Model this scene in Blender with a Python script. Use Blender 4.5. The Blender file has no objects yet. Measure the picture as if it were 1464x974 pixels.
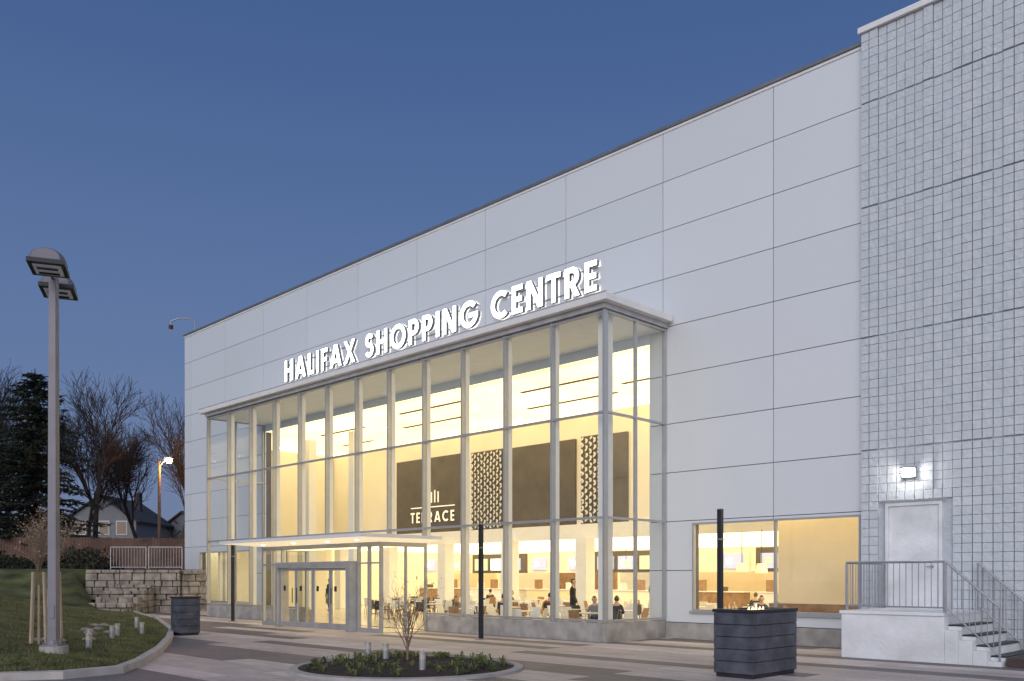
import bpy, bmesh, math, random
from mathutils import Vector, Matrix
random.seed(7)
rad=math.radians
S2=math.sqrt(2)
scene=bpy.context.scene
def R(a,d,z=0.0):            # camera view frame: a = metres right, d = metres ahead, from image pixels
    return Vector(((a-d)/S2,(a+d)/S2,z))

# ------------------------------------------------------------------ materials
def new_mat(name):
    m=bpy.data.materials.new(name); m.use_nodes=True
    return m,m.node_tree.nodes,m.node_tree.links,m.node_tree.nodes['Principled BSDF']
def mat(name,col,rough=0.6,metal=0.0,var=0.12,scale=3.0,bump=0.0,bscale=40.0,detail=5,col2=None,stretch=(1,1,1)):
    m,n,l,b=new_mat(name)
    tc=n.new('ShaderNodeTexCoord'); mp=n.new('ShaderNodeMapping'); mp.inputs['Scale'].default_value=stretch
    l.new(tc.outputs['Object'],mp.inputs[0])
    no=n.new('ShaderNodeTexNoise'); no.inputs['Scale'].default_value=scale; no.inputs['Detail'].default_value=detail
    l.new(mp.outputs[0],no.inputs[0])
    cr=n.new('ShaderNodeValToRGB'); cr.color_ramp.elements[0].position=0.3; cr.color_ramp.elements[1].position=0.7
    c2=col2 if col2 else col
    cr.color_ramp.elements[0].color=(*[c*(1-var) for c in col],1)
    cr.color_ramp.elements[1].color=(*[min(1,c*(1+var)) for c in c2],1)
    l.new(no.outputs['Fac'],cr.inputs[0]); l.new(cr.outputs[0],b.inputs['Base Color'])
    b.inputs['Roughness'].default_value=rough; b.inputs['Metallic'].default_value=metal
    if bump>0:
        n2=n.new('ShaderNodeTexNoise'); n2.inputs['Scale'].default_value=bscale; n2.inputs['Detail'].default_value=6
        l.new(mp.outputs[0],n2.inputs[0])
        bp=n.new('ShaderNodeBump'); bp.inputs['Strength'].default_value=bump; bp.inputs['Distance'].default_value=0.02
        l.new(n2.outputs['Fac'],bp.inputs['Height']); l.new(bp.outputs[0],b.inputs['Normal'])
    return m
def emis(name,col,s,base=(0.5,0.5,0.5),sample=False):
    m,n,l,b=new_mat(name)
    b.inputs['Base Color'].default_value=(*base,1)
    b.inputs['Emission Color'].default_value=(*col,1); b.inputs['Emission Strength'].default_value=s
    if not sample: m.cycles.emission_sampling='NONE'
    return m
def emis_var(name,col,s,base,scale=0.4,lo=0.75):
    m=emis(name,col,s,base,True); n=m.node_tree.nodes; l=m.node_tree.links; b=n['Principled BSDF']
    tc=n.new('ShaderNodeTexCoord'); no=n.new('ShaderNodeTexNoise'); no.inputs['Scale'].default_value=scale
    l.new(tc.outputs['Object'],no.inputs[0])
    mr=n.new('ShaderNodeMapRange'); mr.inputs[1].default_value=0.35; mr.inputs[2].default_value=0.65
    mr.inputs[3].default_value=s*lo; mr.inputs[4].default_value=s
    l.new(no.outputs['Fac'],mr.inputs[0]); l.new(mr.outputs[0],b.inputs['Emission Strength'])
    return m
def glass_mat(name,tint=(0.97,0.98,0.96),base=0.045,power=4.0,gain=0.7):
    m,n,l,b=new_mat(name); n.remove(b)
    out=[x for x in n if x.type=='OUTPUT_MATERIAL'][0]
    tr=n.new('ShaderNodeBsdfTransparent'); tr.inputs[0].default_value=(*tint,1)
    gl=n.new('ShaderNodeBsdfGlossy'); gl.inputs['Roughness'].default_value=0.0; gl.inputs['Color'].default_value=(0.95,0.97,1,1)
    lw=n.new('ShaderNodeLayerWeight'); lw.inputs[0].default_value=0.5
    p=n.new('ShaderNodeMath'); p.operation='POWER'; p.inputs[1].default_value=power
    q=n.new('ShaderNodeMath'); q.operation='MULTIPLY_ADD'; q.inputs[1].default_value=gain; q.inputs[2].default_value=base
    mx=n.new('ShaderNodeMixShader')
    l.new(lw.outputs['Facing'],p.inputs[0]); l.new(p.outputs[0],q.inputs[0]); l.new(q.outputs[0],mx.inputs[0])
    l.new(tr.outputs[0],mx.inputs[1]); l.new(gl.outputs[0],mx.inputs[2]); l.new(mx.outputs[0],out.inputs[0])
    return m

M={}
# facade panels: tone attribute per panel
m,n,l,b=new_mat('facade_panel')
at=n.new('ShaderNodeAttribute'); at.attribute_name='tone'
tc=n.new('ShaderNodeTexCoord'); no=n.new('ShaderNodeTexNoise'); no.inputs['Scale'].default_value=0.25; no.inputs['Detail'].default_value=3
l.new(tc.outputs['Object'],no.inputs[0])
ad=n.new('ShaderNodeMath'); ad.operation='MULTIPLY_ADD'; ad.inputs[1].default_value=0.12; l.new(no.outputs['Fac'],ad.inputs[0]); l.new(at.outputs['Fac'],ad.inputs[2])
cr=n.new('ShaderNodeValToRGB'); cr.color_ramp.elements[0].color=(0.63,0.66,0.67,1); cr.color_ramp.elements[1].color=(0.77,0.80,0.81,1)
l.new(ad.outputs[0],cr.inputs[0]); l.new(cr.outputs[0],b.inputs['Base Color'])
b.inputs['Roughness'].default_value=0.38; b.inputs['Metallic'].default_value=0.15
M['panel']=m
M['joint']=mat('panel_joint',(0.10,0.10,0.12))
# split face block
m,n,l,b=new_mat('painted_block')
at=n.new('ShaderNodeAttribute'); at.attribute_name='tone'
tc=n.new('ShaderNodeTexCoord'); no=n.new('ShaderNodeTexNoise'); no.inputs['Scale'].default_value=5; no.inputs['Detail'].default_value=6
l.new(tc.outputs['Object'],no.inputs[0])
cr=n.new('ShaderNodeValToRGB'); cr.color_ramp.elements[0].color=(0.46,0.50,0.535,1); cr.color_ramp.elements[1].color=(0.66,0.70,0.735,1)
ad=n.new('ShaderNodeMath'); ad.operation='MULTIPLY_ADD'; ad.inputs[1].default_value=0.7; l.new(no.outputs['Fac'],ad.inputs[0]); l.new(at.outputs['Fac'],ad.inputs[2])
l.new(ad.outputs[0],cr.inputs[0]); l.new(cr.outputs[0],b.inputs['Base Color'])
n2=n.new('ShaderNodeTexNoise'); n2.inputs['Scale'].default_value=11; n2.inputs['Detail'].default_value=7; l.new(tc.outputs['Object'],n2.inputs[0])
bp=n.new('ShaderNodeBump'); bp.inputs['Strength'].default_value=0.8; bp.inputs['Distance'].default_value=0.03
l.new(n2.outputs['Fac'],bp.inputs['Height']); l.new(bp.outputs[0],b.inputs['Normal']); b.inputs['Roughness'].default_value=0.6
M['block']=m
M['concrete']=mat('plinth_concrete',(0.34,0.32,0.29),0.85,var=0.3,scale=2.2,bump=0.5)
M['white']=mat('white_paint',(0.72,0.72,0.72),0.5,var=0.05)
M['stucco']=mat('painted_render',(0.70,0.72,0.73),0.8,var=0.14,scale=1.5,bump=0.6,bscale=14)
M['alu']=mat('aluminium',(0.42,0.43,0.44),0.4,0.5,var=0.06)
M['coping']=mat('coping_metal',(0.20,0.21,0.23),0.4,0.5)
M['coping_w']=mat('canopy_metal',(0.76,0.75,0.73),0.45,0.0,var=0.05)
M['fascia']=mat('fascia_grey',(0.50,0.50,0.50),0.5,0.1)
M['portal']=mat('portal_metal',(0.40,0.41,0.43),0.4,0.4)
M['dark']=mat('dark_metal',(0.035,0.038,0.045),0.45,0.5)
M['galv']=mat('galvanised',(0.36,0.37,0.39),0.45,0.5)
M['pole']=mat('pole_paint',(0.19,0.185,0.21),0.5,0.2,var=0.08)
M['glass']=glass_mat('clear_glass')
M['inwall']=mat('cream_wall',(0.86,0.80,0.66),0.7,var=0.04,scale=0.6)
M['fin']=mat('white_steel',(0.84,0.82,0.76),0.5,var=0.03)
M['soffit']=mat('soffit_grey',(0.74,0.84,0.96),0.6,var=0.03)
M['infloor']=mat('terrazzo_floor',(0.60,0.54,0.46),0.25,var=0.15,scale=6)
M['ceil']=emis_var('glowing_ceiling',(1.0,0.79,0.40),2.4,(0.8,0.76,0.65),0.3,0.72)  # whole ceiling surface emits, standing in for the hall's light fittings
M['ceil2']=emis_var('glowing_ceiling_low',(1.0,0.81,0.47),2.7,(0.8,0.76,0.65),0.5,0.6)  # low ceilings emit as well, added to light the area beneath
M['canopyglow']=emis('canopy_soffit_glow',(1.0,0.80,0.5),0.75,(0.7,0.68,0.62),True)  # underside emits to stand in for warm light reflected off the metal
M['downl']=emis('downlight',(1,0.93,0.75),16)
M['black']=mat('dark_bronze_panel',(0.105,0.085,0.055),0.5,var=0.25,scale=1.2)
M['tan']=mat('tan_partition',(0.76,0.64,0.44),0.7,var=0.05,scale=1.5)
M['wood']=mat('wood',(0.30,0.18,0.09),0.5,var=0.3,scale=4,stretch=(1,6,1))
M['signface']=emis('sign_face',(1.0,0.97,0.92),4.0,(0.8,0.8,0.8))
M['signside']=mat('sign_return',(0.20,0.21,0.23),0.4,0.3)

class MB:
    def __init__(s,name,mats):
        s.name=name; s.mats=mats; s.v=[]; s.f=[]; s.mi=[]; s.tone=[]; s.ct=0.5
    def add(s,vs,fs,mi=0):
        o=len(s.v); s.v+= [tuple(v) for v in vs]
        for f in fs: s.f.append([i+o for i in f]); s.mi.append(mi); s.tone.append(s.ct)
    def box(s,x0,x1,y0,y1,z0,z1,mi=0):
        if x0>x1:x0,x1=x1,x0
        if y0>y1:y0,y1=y1,y0
        s.add([(x0,y0,z0),(x1,y0,z0),(x1,y1,z0),(x0,y1,z0),(x0,y0,z1),(x1,y0,z1),(x1,y1,z1),(x0,y1,z1)],
              [(0,3,2,1),(4,5,6,7),(0,1,5,4),(1,2,6,5),(2,3,7,6),(3,0,4,7)],mi)
    def obox(s,c,ux,uy,sx,sy,z0,z1,mi=0,top=1.0):
        ux=Vector(ux).normalized();uy=Vector(uy).normalized();c=Vector((c[0],c[1],0));vs=[]
        for z,k in((z0,1),(z1,top)):
            for a,b2 in((-1,-1),(1,-1),(1,1),(-1,1)):
                p=c+ux*a*sx/2*k+uy*b2*sy/2*k; vs.append((p.x,p.y,z))
        s.add(vs,[(0,3,2,1),(4,5,6,7),(0,1,5,4),(1,2,6,5),(2,3,7,6),(3,0,4,7)],mi)
    def tube(s,p0,p1,r0,r1,n=8,mi=0,caps=True):
        p0=Vector(p0);p1=Vector(p1);d=(p1-p0)
        if d.length<1e-6:return
        d.normalize(); a=d.orthogonal().normalized(); b2=d.cross(a)
        vs=[]
        for p,r in((p0,r0),(p1,r1)):
            for i in range(n):
                t=2*math.pi*i/n; q=p+(a*math.cos(t)+b2*math.sin(t))*r; vs.append(q)
        fs=[(i,(i+1)%n,n+(i+1)%n,n+i) for i in range(n)]
        if caps: fs+=[tuple(reversed(range(n))),tuple(range(n,2*n))]
        s.add(vs,fs,mi)
    def disc(s,c,r,z,n=24,mi=0,up=True):
        vs=[(c[0]+r*math.cos(2*math.pi*i/n),c[1]+r*math.sin(2*math.pi*i/n),z) for i in range(n)]
        f=tuple(range(n)); s.add(vs,[f if up else tuple(reversed(f))],mi)
    def quad(s,a,b2,c,d,mi=0): s.add([a,b2,c,d],[(0,1,2,3)],mi)
    def obj(s,parent=None,smooth=False,bevel=0,loc=None,rotz=0):
        me=bpy.data.meshes.new(s.name); me.from_pydata(s.v,[],s.f)
        for m_ in s.mats: me.materials.append(m_)
        me.polygons.foreach_set('material_index',s.mi)
        at=me.attributes.new('tone','FLOAT','FACE'); at.data.foreach_set('value',s.tone)
        if smooth: me.polygons.foreach_set('use_smooth',[True]*len(s.f))
        me.update()
        o=bpy.data.objects.new(s.name,me); scene.collection.objects.link(o)
        if parent: o.parent=parent
        if loc is not None: o.location=loc
        o.rotation_euler[2]=rotz
        if bevel>0:
            md=o.modifiers.new('bevel','BEVEL'); md.width=bevel; md.segments=2; md.limit_method='ANGLE'
        return o
def empty(name,loc=(0,0,0),rotz=0):
    e=bpy.data.objects.new(name,None); scene.collection.objects.link(e); e.location=loc; e.rotation_euler[2]=rotz; e.empty_display_size=0.3
    return e

# ------------------------------------------------------------------ building
B=empty('shopping_centre_building')
FY=20.9; GY=18.2; XR=-14.75; XL=-37.07
COLS=[-45.26,-44.52,-40.82,-37.13,-33.43,-29.66,-25.9,-22.2,-18.51,-14.83,-11.40,-9.05]
ROWS=[0.45,1.90,3.28]+[3.28+1.378*k for k in range(1,8)]+[14.35]
HOLES=[(XL+0.12,XR-0.55,0.0,8.40),(-13.85,-9.12,0.78,3.21),(-43.5,-38.2,0.5,3.0)]
def cut(r,h):
    x0,x1,z0,z1=r;a,b2,c,d=h
    if a>=x1 or b2<=x0 or c>=z1 or d<=z0: return [r]
    out=[]
    if a>x0: out.append((x0,a,z0,z1))
    if b2<x1: out.append((b2,x1,z0,z1))
    xa=max(x0,a);xb=min(x1,b2)
    if c>z0: out.append((xa,xb,z0,c))
    if d<z1: out.append((xa,xb,d,z1))
    return out
w=MB('facade_panels',[M['panel']])
g=0.010
for i in range(len(COLS)-1):
    for j in range(len(ROWS)-1):
        rs=[(COLS[i]+g,COLS[i+1]-g,ROWS[j]+g,ROWS[j+1]-g)]
        for h in HOLES: rs=[q for r in rs for q in cut(r,h)]
        w.ct=random.uniform(0.3,0.6)
        for q in rs:
            if q[1]-q[0]>0.02 and q[3]-q[2]>0.02: w.box(q[0],q[1],FY,FY+0.04,q[2],q[3])
w.obj(B)
w=MB('facade_backing',[M['joint']])
rs=[(-45.24,-9.05,0.0,14.34)]
for h in HOLES: rs=[q for r in rs for q in cut(r,h)]
for q in rs: w.box(q[0],q[1],FY+0.045,FY+0.32,q[2],q[3])
w.obj(B)
w=MB('facade_plinth',[M['concrete']])
for a,b2 in((-45.3,XL-0.05),(XR+0.03,-9.06)): w.box(a,b2,FY-0.05,FY+0.042,-0.05,0.44)
w.obj(B,bevel=0.01)
w=MB('roof_and_end_walls',[M['joint'],M['panel']])
w.box(-45.24,6,FY+0.33,60,14.0,14.2,0); w.box(-45.24,-45.0,FY+0.33,60,0,14.3,1)
w.box(-45.24,6,60,60.2,0,14.3,1); w.box(6,6.2,FY+0.33,60.2,0,14.3,1)
w.obj(B)
w=MB('roof_coping',[M['coping'],M['coping_w']])
w.box(-45.34,-9.03,FY-0.07,FY+0.4,14.38,14.47,0)
w.box(-45.30,-9.03,FY-0.03,FY+0.03,14.30,14.375,1)
w.box(-45.34,-45.0,FY+0.41,60,14.36,14.47,0)
w.obj(B,bevel=0.01)
# block wall
BY=20.72
w=MB('block_wall',[M['block'],M['joint']])
cw=0.205
nx=42; nz=71
joints=[10.4,7.27,4.7,12.9]
coloff=[random.choice([0,0,0.012,0.034]) for _ in range(nx)]
DOORX=(-8.46,-7.2); DOORZ=(0.95,3.42)
for i in range(nx):
    for k in range(nz):
        x0=-9.05+i*cw; z0=k*cw
        if x0+cw>DOORX[0]-0.02 and x0<DOORX[1]+0.02 and z0+cw>DOORZ[0] and z0<DOORZ[1]: continue
        w.ct=random.uniform(0.0,0.18)
        top=z0+cw-0.010
        for J in joints:
            if z0<=J<z0+cw: top-=0.035
        dep=random.uniform(0,0.014)+coloff[i]*(1 if z0>3.6 else 0.25)
        if z0<1.0: dep*=0.4
        gx=0.008 if i%2 else 0.030
        w.box(x0+gx/2,x0+cw-gx/2,BY+dep-0.0,BY+0.12,z0,top,0)
wallend=-9.05+nx*cw
rs=[(-9.049,wallend,0,14.55)]
rs=[q for r in rs for q in cut(r,(DOORX[0],DOORX[1],DOORZ[0],DOORZ[1]))]
w.ct=-0.3
for q in rs: w.box(q[0],q[1],BY+0.075,BY+0.6,q[2],q[3],0)
w.box(wallend,6,BY+0.02,BY+0.5,0,14.55,0)
w.obj(B)
w=MB('block_wall_coping',[M['coping_w']]); w.box(-9.10,6,BY-0.06,BY+0.7,14.56,14.70); w.obj(B,bevel=0.01)
# service door
w=MB('service_door',[M['stucco'],M['dark'],M['galv']])
w.box(DOORX[0]-0.0,DOORX[0]+0.07,BY-0.03,BY+0.1,0.96,3.42); w.box(DOORX[1]-0.07,DOORX[1],BY-0.03,BY+0.1,0.96,3.42); w.box(DOORX[0]+0.07,DOORX[1]-0.07,BY-0.03,BY+0.1,3.34,3.42)
w.box(DOORX[0]+0.075,DOORX[1]-0.075,BY+0.02,BY+0.07,0.97,3.335)
w.box(DOORX[0]-0.1,DOORX[1]+0.1,BY-0.07,BY-0.032,3.43,3.47,2)
w.tube((-7.42,BY-0.02,1.95),(-7.42,BY+0.03,1.95),0.035,0.035,10,2); w.tube((-7.42,BY-0.03,1.95),(-7.54,BY-0.03,1.95),0.012,0.012,8,2)
w.obj(B,bevel=0.006)
# wall pack light
w=MB('wall_light',[M['galv'],emis('wall_light_lens',(1.0,0.95,0.86),75,sample=True)])
w.box(-8.06,-7.76,BY-0.08,BY-0.001,3.98,4.22); 
w.box(-8.02,-7.80,BY-0.19,BY-0.081,4.03,4.17,1)
w.box(-8.06,-7.76,BY-0.20,BY-0.081,4.175,4.20,0)
w.obj(B)
# roof gooseneck
w=MB('roof_camera_mast',[M['galv'],M['dark']])
p=[(-44.9,21.3,14.4),(-44.9,21.3,15.1),(-45.1,21.1,15.35),(-45.5,20.7,15.35),(-45.8,20.4,15.2),(-45.8,20.4,14.95)]
for a,b2 in zip(p,p[1:]): w.tube(a,b2,0.035,0.035,8)
w.tube((-45.8,20.4,14.98),(-45.8,20.4,14.75),0.12,0.1,12,1)
w.obj(B)

# glass box ---------------------------------------------------------------
ZB=0.52; ZT=8.74; TR=[3.285,6.05]
MX=[XR-1.86*i for i in range(13)]; MX[-1]=XL
VX0,VX1,VY=-29.0,-22.0,16.35
w=MB('glass_box_plinth',[M['concrete']])
w.box(VX1+0.02,XR+0.04,GY-0.06,GY+0.22,-0.05,0.50); w.box(XL-0.04,VX0-0.02,GY-0.06,GY+0.22,-0.05,0.50)
w.box(XR-0.2,XR+0.04,GY+0.225,FY-0.055,-0.05,0.50); w.box(XL-0.04,XL+0.2,GY+0.225,FY-0.055,-0.05,0.5)
w.obj(B,bevel=0.012)
w=MB('glass_box_mullions',[M['alu'],M['fin']])
for i,x in enumerate(MX):
    z0=ZB
    if VX0<x<VX1: z0=2.98
    w.box(x-0.03,x+0.03,GY-0.07,GY+0.09,z0,ZT)
    if 0<i<12: w.box(x-0.04,x+0.04,GY+0.095,GY+0.24,max(z0,0.0) if z0>1 else 0.02,ZT-0.002,1)
for y in (19.5,FY-0.06):
    for x in (XR,XL):
        w.box(x-0.05,x+0.05,y-0.03,y+0.03,ZB,ZT)
for z in TR+[ZB+0.035,ZT-0.05]:
    for i in range(12):
        a,b2=MX[i+1]+0.031,MX[i]-0.031
        if z<1 and b2>VX0-0.3 and a<VX1+0.3:
            if a>VX0 and b2<VX1: continue
            if a<VX0<b2: b2=VX0
            if a<VX1<b2: a=VX1
        w.box(a,b2,GY-0.045,GY+0.06,z-0.03,z+0.03)
    for x in (XR,XL):
        w.box(x-0.045,x+0.045,GY+0.092,19.469,z-0.03,z+0.03); w.box(x-0.045,x+0.045,19.531,FY-0.091,z-0.03,z+0.03)
w.box(XR-0.50,XR-0.22,GY+0.32,GY+0.60,0.02,ZT-0.002,1)
w.obj(B)
w=MB('glass_box_glazing',[M['glass']])
def vq(mb,x0,y0,x1,y1,z0,z1,mi=0): mb.quad((x0,y0,z0),(x1,y1,z0),(x1,y1,z1),(x0,y0,z1),mi)
for i in range(12):
    zs=[ZB+0.07]+TR+[ZT-0.08]
    for k in range(3):
        a,b2=MX[i+1]+0.03,MX[i]-0.03
        t=random.uniform(-0.004,0.004)
        z0=zs[k]; z1=zs[k+1]
        if k==0:
            if a>=VX0 and b2<=VX1: z0=2.98
        vq(w,a,GY+t,b2,GY-t,z0,z1)
for x in (XR,XL):
    vq(w,x,GY+0.09,x,19.47,ZB+0.07,ZT-0.08); vq(w,x,19.53,x,FY-0.09,ZB+0.07,ZT-0.08)
w.obj(B)
w=MB('glass_box_canopy',[M['coping_w'],M['soffit'],M['fascia']])
w.box(XL-0.22,XR+0.30,GY-0.34,FY-0.075,8.88,9.06,0)
w.box(XL-0.05,XR+0.10,GY-0.14,FY-0.002,8.745,8.878,2)
w.box(XL-0.24,XR+0.32,GY-0.36,GY-0.33,9.061,9.09,2)
w.obj(B,bevel=0.008)
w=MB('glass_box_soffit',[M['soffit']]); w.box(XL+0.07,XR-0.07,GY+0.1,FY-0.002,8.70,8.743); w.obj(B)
# frames on facade windows
w=MB('facade_windows',[M['alu'],M['glass'],M['concrete']])
for x0,x1,z0,z1,ms in((-13.85,-9.12,0.78,3.21,[-11.36]),(-43.5,-38.2,0.5,3.0,[-41.0])):
    w.box(x0,x1,FY-0.02,FY+0.1,z0,z0+0.05); w.box(x0,x1,FY-0.02,FY+0.1,z1-0.05,z1)
    for x in [x0+0.025,x1-0.025]+ms: w.box(x-0.025,x+0.025,FY-0.018,FY+0.098,z0+0.051,z1-0.051)
    vq(w,x0+0.05,FY+0.05,x1-0.05,FY+0.05,z0+0.05,z1-0.05,1)
    w.box(x0-0.05,x1+0.05 if x1<-10 else x1,FY-0.09,FY-0.021,z0-0.06,z0-0.002,0)
w.obj(B)

# vestibule ----------------------------------------------------------------
w=MB('entrance_vestibule_frame',[M['alu'],M['portal'],M['dark']])
ZV=2.66
for x in (VX0,-28.3,-27.72,-23.15,-22.6,VX1): w.box(x-0.035,x+0.035,VY-0.05,VY+0.06,0.0,ZV)
for y in (17.3,18.1):
    for x in(VX0,VX1): w.box(x-0.05,x+0.05,y-0.03,y+0.03,0.0,ZV)
w.box(VX0-0.05,VX1+0.05,VY-0.06,VY+0.07,ZV+0.002,ZV+0.14)
for x in(VX0,VX1): w.box(x-0.06,x+0.06,VY+0.072,GY-0.08,ZV+0.002,ZV+0.14)
for a,b2 in((VX0+0.036,-28.336),(-28.264,-27.756),(-23.114,-22.636),(-22.564,VX1-0.036)):
    w.box(a,b2,VY-0.04,VY+0.05,0.0,0.14); w.box(a,b2,VY-0.035,VY+0.045,2.13,2.18)
# door portal (projecting)
PX0,PX1=-27.68,-23.2; PY=VY-0.32
w.box(PX0,PX0+0.13,PY,VY+0.12,0,2.22,1); w.box(PX1-0.22,PX1,PY,VY+0.12,0,2.22,1); w.box(PX0+0.131,PX1-0.221,PY+0.002,VY+0.12,2.03,2.219,1)
# door leaves
dx=[PX0+0.13+ (PX1-0.22-PX0-0.13)*k/4 for k in range(5)]
for k in range(4):
    a,b2=dx[k]+0.008,dx[k+1]-0.008
    yy=PY+0.12
    w.box(a,a+0.07,yy,yy+0.05,0.02,2.02,1); w.box(b2-0.07,b2,yy,yy+0.05,0.02,2.02,1)
    w.box(a+0.071,b2-0.071,yy,yy+0.05,1.93,2.02,1); w.box(a+0.071,b2-0.071,yy,yy+0.05,0.02,0.20,1)
    hx=b2-0.13 if k%2==0 else a+0.13
    w.tube((hx,yy-0.06,0.85),(hx,yy-0.06,1.35),0.016,0.016,8,2)
    w.box(a+0.2,a+0.34,yy+0.012,yy+0.016,1.25,1.42,2)
w.obj(B,bevel=0.004)
w=MB('entrance_vestibule_glazing',[M['glass']])
vq(w,VX0+0.04,VY,-27.75,VY,0.14,ZV); vq(w,-23.1,VY,VX1-0.04,VY,0.14,ZV); vq(w,PX0,VY+0.002,PX1,VY+0.002,2.22,ZV)
for k in range(4): vq(w,dx[k]+0.08,PY+0.145,dx[k+1]-0.08,PY+0.145,0.2,1.93)
for x in (VX0,VX1): vq(w,x,VY+0.06,x,17.27,0.1,ZV); vq(w,x,17.33,x,18.07,0.1,ZV)
w.obj(B)
w=MB('entrance_canopy',[M['coping_w'],M['canopyglow'],M['downl'],M['ceil']])
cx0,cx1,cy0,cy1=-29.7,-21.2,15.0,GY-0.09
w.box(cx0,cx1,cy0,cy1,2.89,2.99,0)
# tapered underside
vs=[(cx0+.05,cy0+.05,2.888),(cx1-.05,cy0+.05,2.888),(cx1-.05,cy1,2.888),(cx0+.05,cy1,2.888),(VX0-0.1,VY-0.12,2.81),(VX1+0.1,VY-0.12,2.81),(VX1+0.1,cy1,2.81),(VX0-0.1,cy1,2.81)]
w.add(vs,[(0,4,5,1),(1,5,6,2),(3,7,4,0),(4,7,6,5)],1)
w.box(VX0+0.3,VX1-0.3,VY+0.3,cy1-0.2,2.70,2.74,3)  # added glowing panel to brighten the vestibule
for x in (-28,-26,-24,-22.4): w.disc((x,15.75),0.06,2.83,14,2,False)  # downlight discs added to go with the glowing underside
w.obj(B)
# interior ------------------------------------------------------------------
w=MB('interior_shell',[M['inwall'],M['infloor'],M['ceil'],M['ceil2'],M['black'],M['fin'],M['soffit']])
WY=28.0
w.quad((VX0,VY,0.012),(VX1,VY,0.012),(VX1,GY,0.012),(VX0,GY,0.012),1)
w.quad((-45,GY+0.23,0.015),(XR-0.21,GY+0.23,0.015),(XR-0.21,FY+0.3,0.015),(-45,FY+0.3,0.015),1)
w.quad((-45,FY+0.3,0.014),(-1,FY+0.3,0.014),(-1,42,0.014),(-45,42,0.014),1)
# high ceiling
w.quad((-42.1,FY,8.40),(-42.1,WY,8.40),(-14.4,WY,8.40),(-14.4,FY,8.40),2)
w.box(XL+0.12,XR-0.55,FY+0.02,FY+0.3,8.401,8.699,6)
w.box(XL+0.13,XR-0.56,FY-0.004,FY+0.019,8.401,8.699,6)
# upper back wall, with lower opening
w.box(-45,-14.4,WY,WY+0.3,3.35,8.399,0)
w.box(-45,-9,WY-0.15,WY-0.002,3.30,3.9,5)
# left end wall
w.box(-42.2,-42.0,FY+0.33,WY-0.16,0.02,8.395,0)
w.quad((-45,FY+0.33,3.2),(-45,WY-0.2,3.2),(-42.21,WY-0.2,3.2),(-42.21,FY+0.33,3.2),3)  # added glowing panel to brighten the room behind the left window
w.box(-45,-42.21,24.0,24.1,0.02,3.19,0)
# right partition of high hall
w.box(-14.6,-14.4,FY+0.33,WY-0.16,3.7,8.395,0)
# low ceiling deep
w.quad((-45,WY+0.31,3.34),(-45,42,3.34),(-1,42,3.34),(-1,WY+0.31,3.34),3)
w.quad((-14.39,FY+0.33,3.66),(-14.39,WY-0.16,3.66),(-1,WY-0.16,3.66),(-1,FY+0.33,3.66),3)
w.box(-45,-1,42,42.2,0,3.4,0); w.box(-1,-0.8,FY+0.33,42,0,3.7,0); w.box(-45.0,-44.9,WY,42,0,3.4,0)
# columns in hall
for x in (-40.5,-36.2,-31.9,-27.6,-23.3,-19.0): w.box(x-0.28,x+0.28,27.2,27.75,0.02,3.29,5)
for x in (-37.6,-33.9): w.box(x-0.2,x+0.2,23.5,23.9,0.02,8.39,5)
# slots
for x0,x1,y in((-36,-32.5,23.2),(-31.5,-27.5,24.6),(-29,-25.2,22.4),(-24.5,-20,25.3),(-22.5,-18.6,22.9),(-38,-35.5,25.8),(-19,-15.5,24.3)): w.box(x0,x1,y,y+0.16,8.375,8.398,4)
w.obj(B)
w=MB('downlights',[M['downl'],M['fin']])
for x in range(-41,-15,3):
    for y in (22.0,24.0,26.5): 
        w.disc((x+random.uniform(-.1,.1),y),0.09,8.385,12,0,False)
for x in range(-40,-3,3):
    for y in (30,33,36): w.disc((x,y),0.08,3.325,10,0,False)
w.obj(B)
# food court feature walls
w=MB('feature_wall_panels',[M['black'],M['fin'],M['wood']])
w.box(-36.2,-31.1,WY-0.12,WY-0.003,3.91,7.55,0)
w.box(-27.9,-24.2,WY-0.12,WY-0.003,3.91,7.45,0)
w.box(-22.7,-21.5,WY-0.12,WY-0.003,3.91,7.45,0)
for (a,b2) in((-30.6,-28.5),(-23.9,-22.8),(-19.2,-17.6)):
    w.box(a,b2,WY-0.08,WY-0.003,3.91,7.5,0)
    nz_=24; nx_=int((b2-a)/0.2)
    for i in range(nx_):
        for k in range(nz_):
            x=a+(i+0.5)*(b2-a)/nx_+random.uniform(-.03,.03); z=3.98+k*0.145+random.uniform(-.02,.02); s_=0.088
            tl=0.06*(1 if (i+k)%2 else -1)
            w.quad((x-s_,WY-0.10,z),(x+s_,WY-0.16,z+tl),(x+s_,WY-0.16,z+tl+0.10),(x-s_,WY-0.10,z+0.10),1)
w.obj(B)

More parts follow.
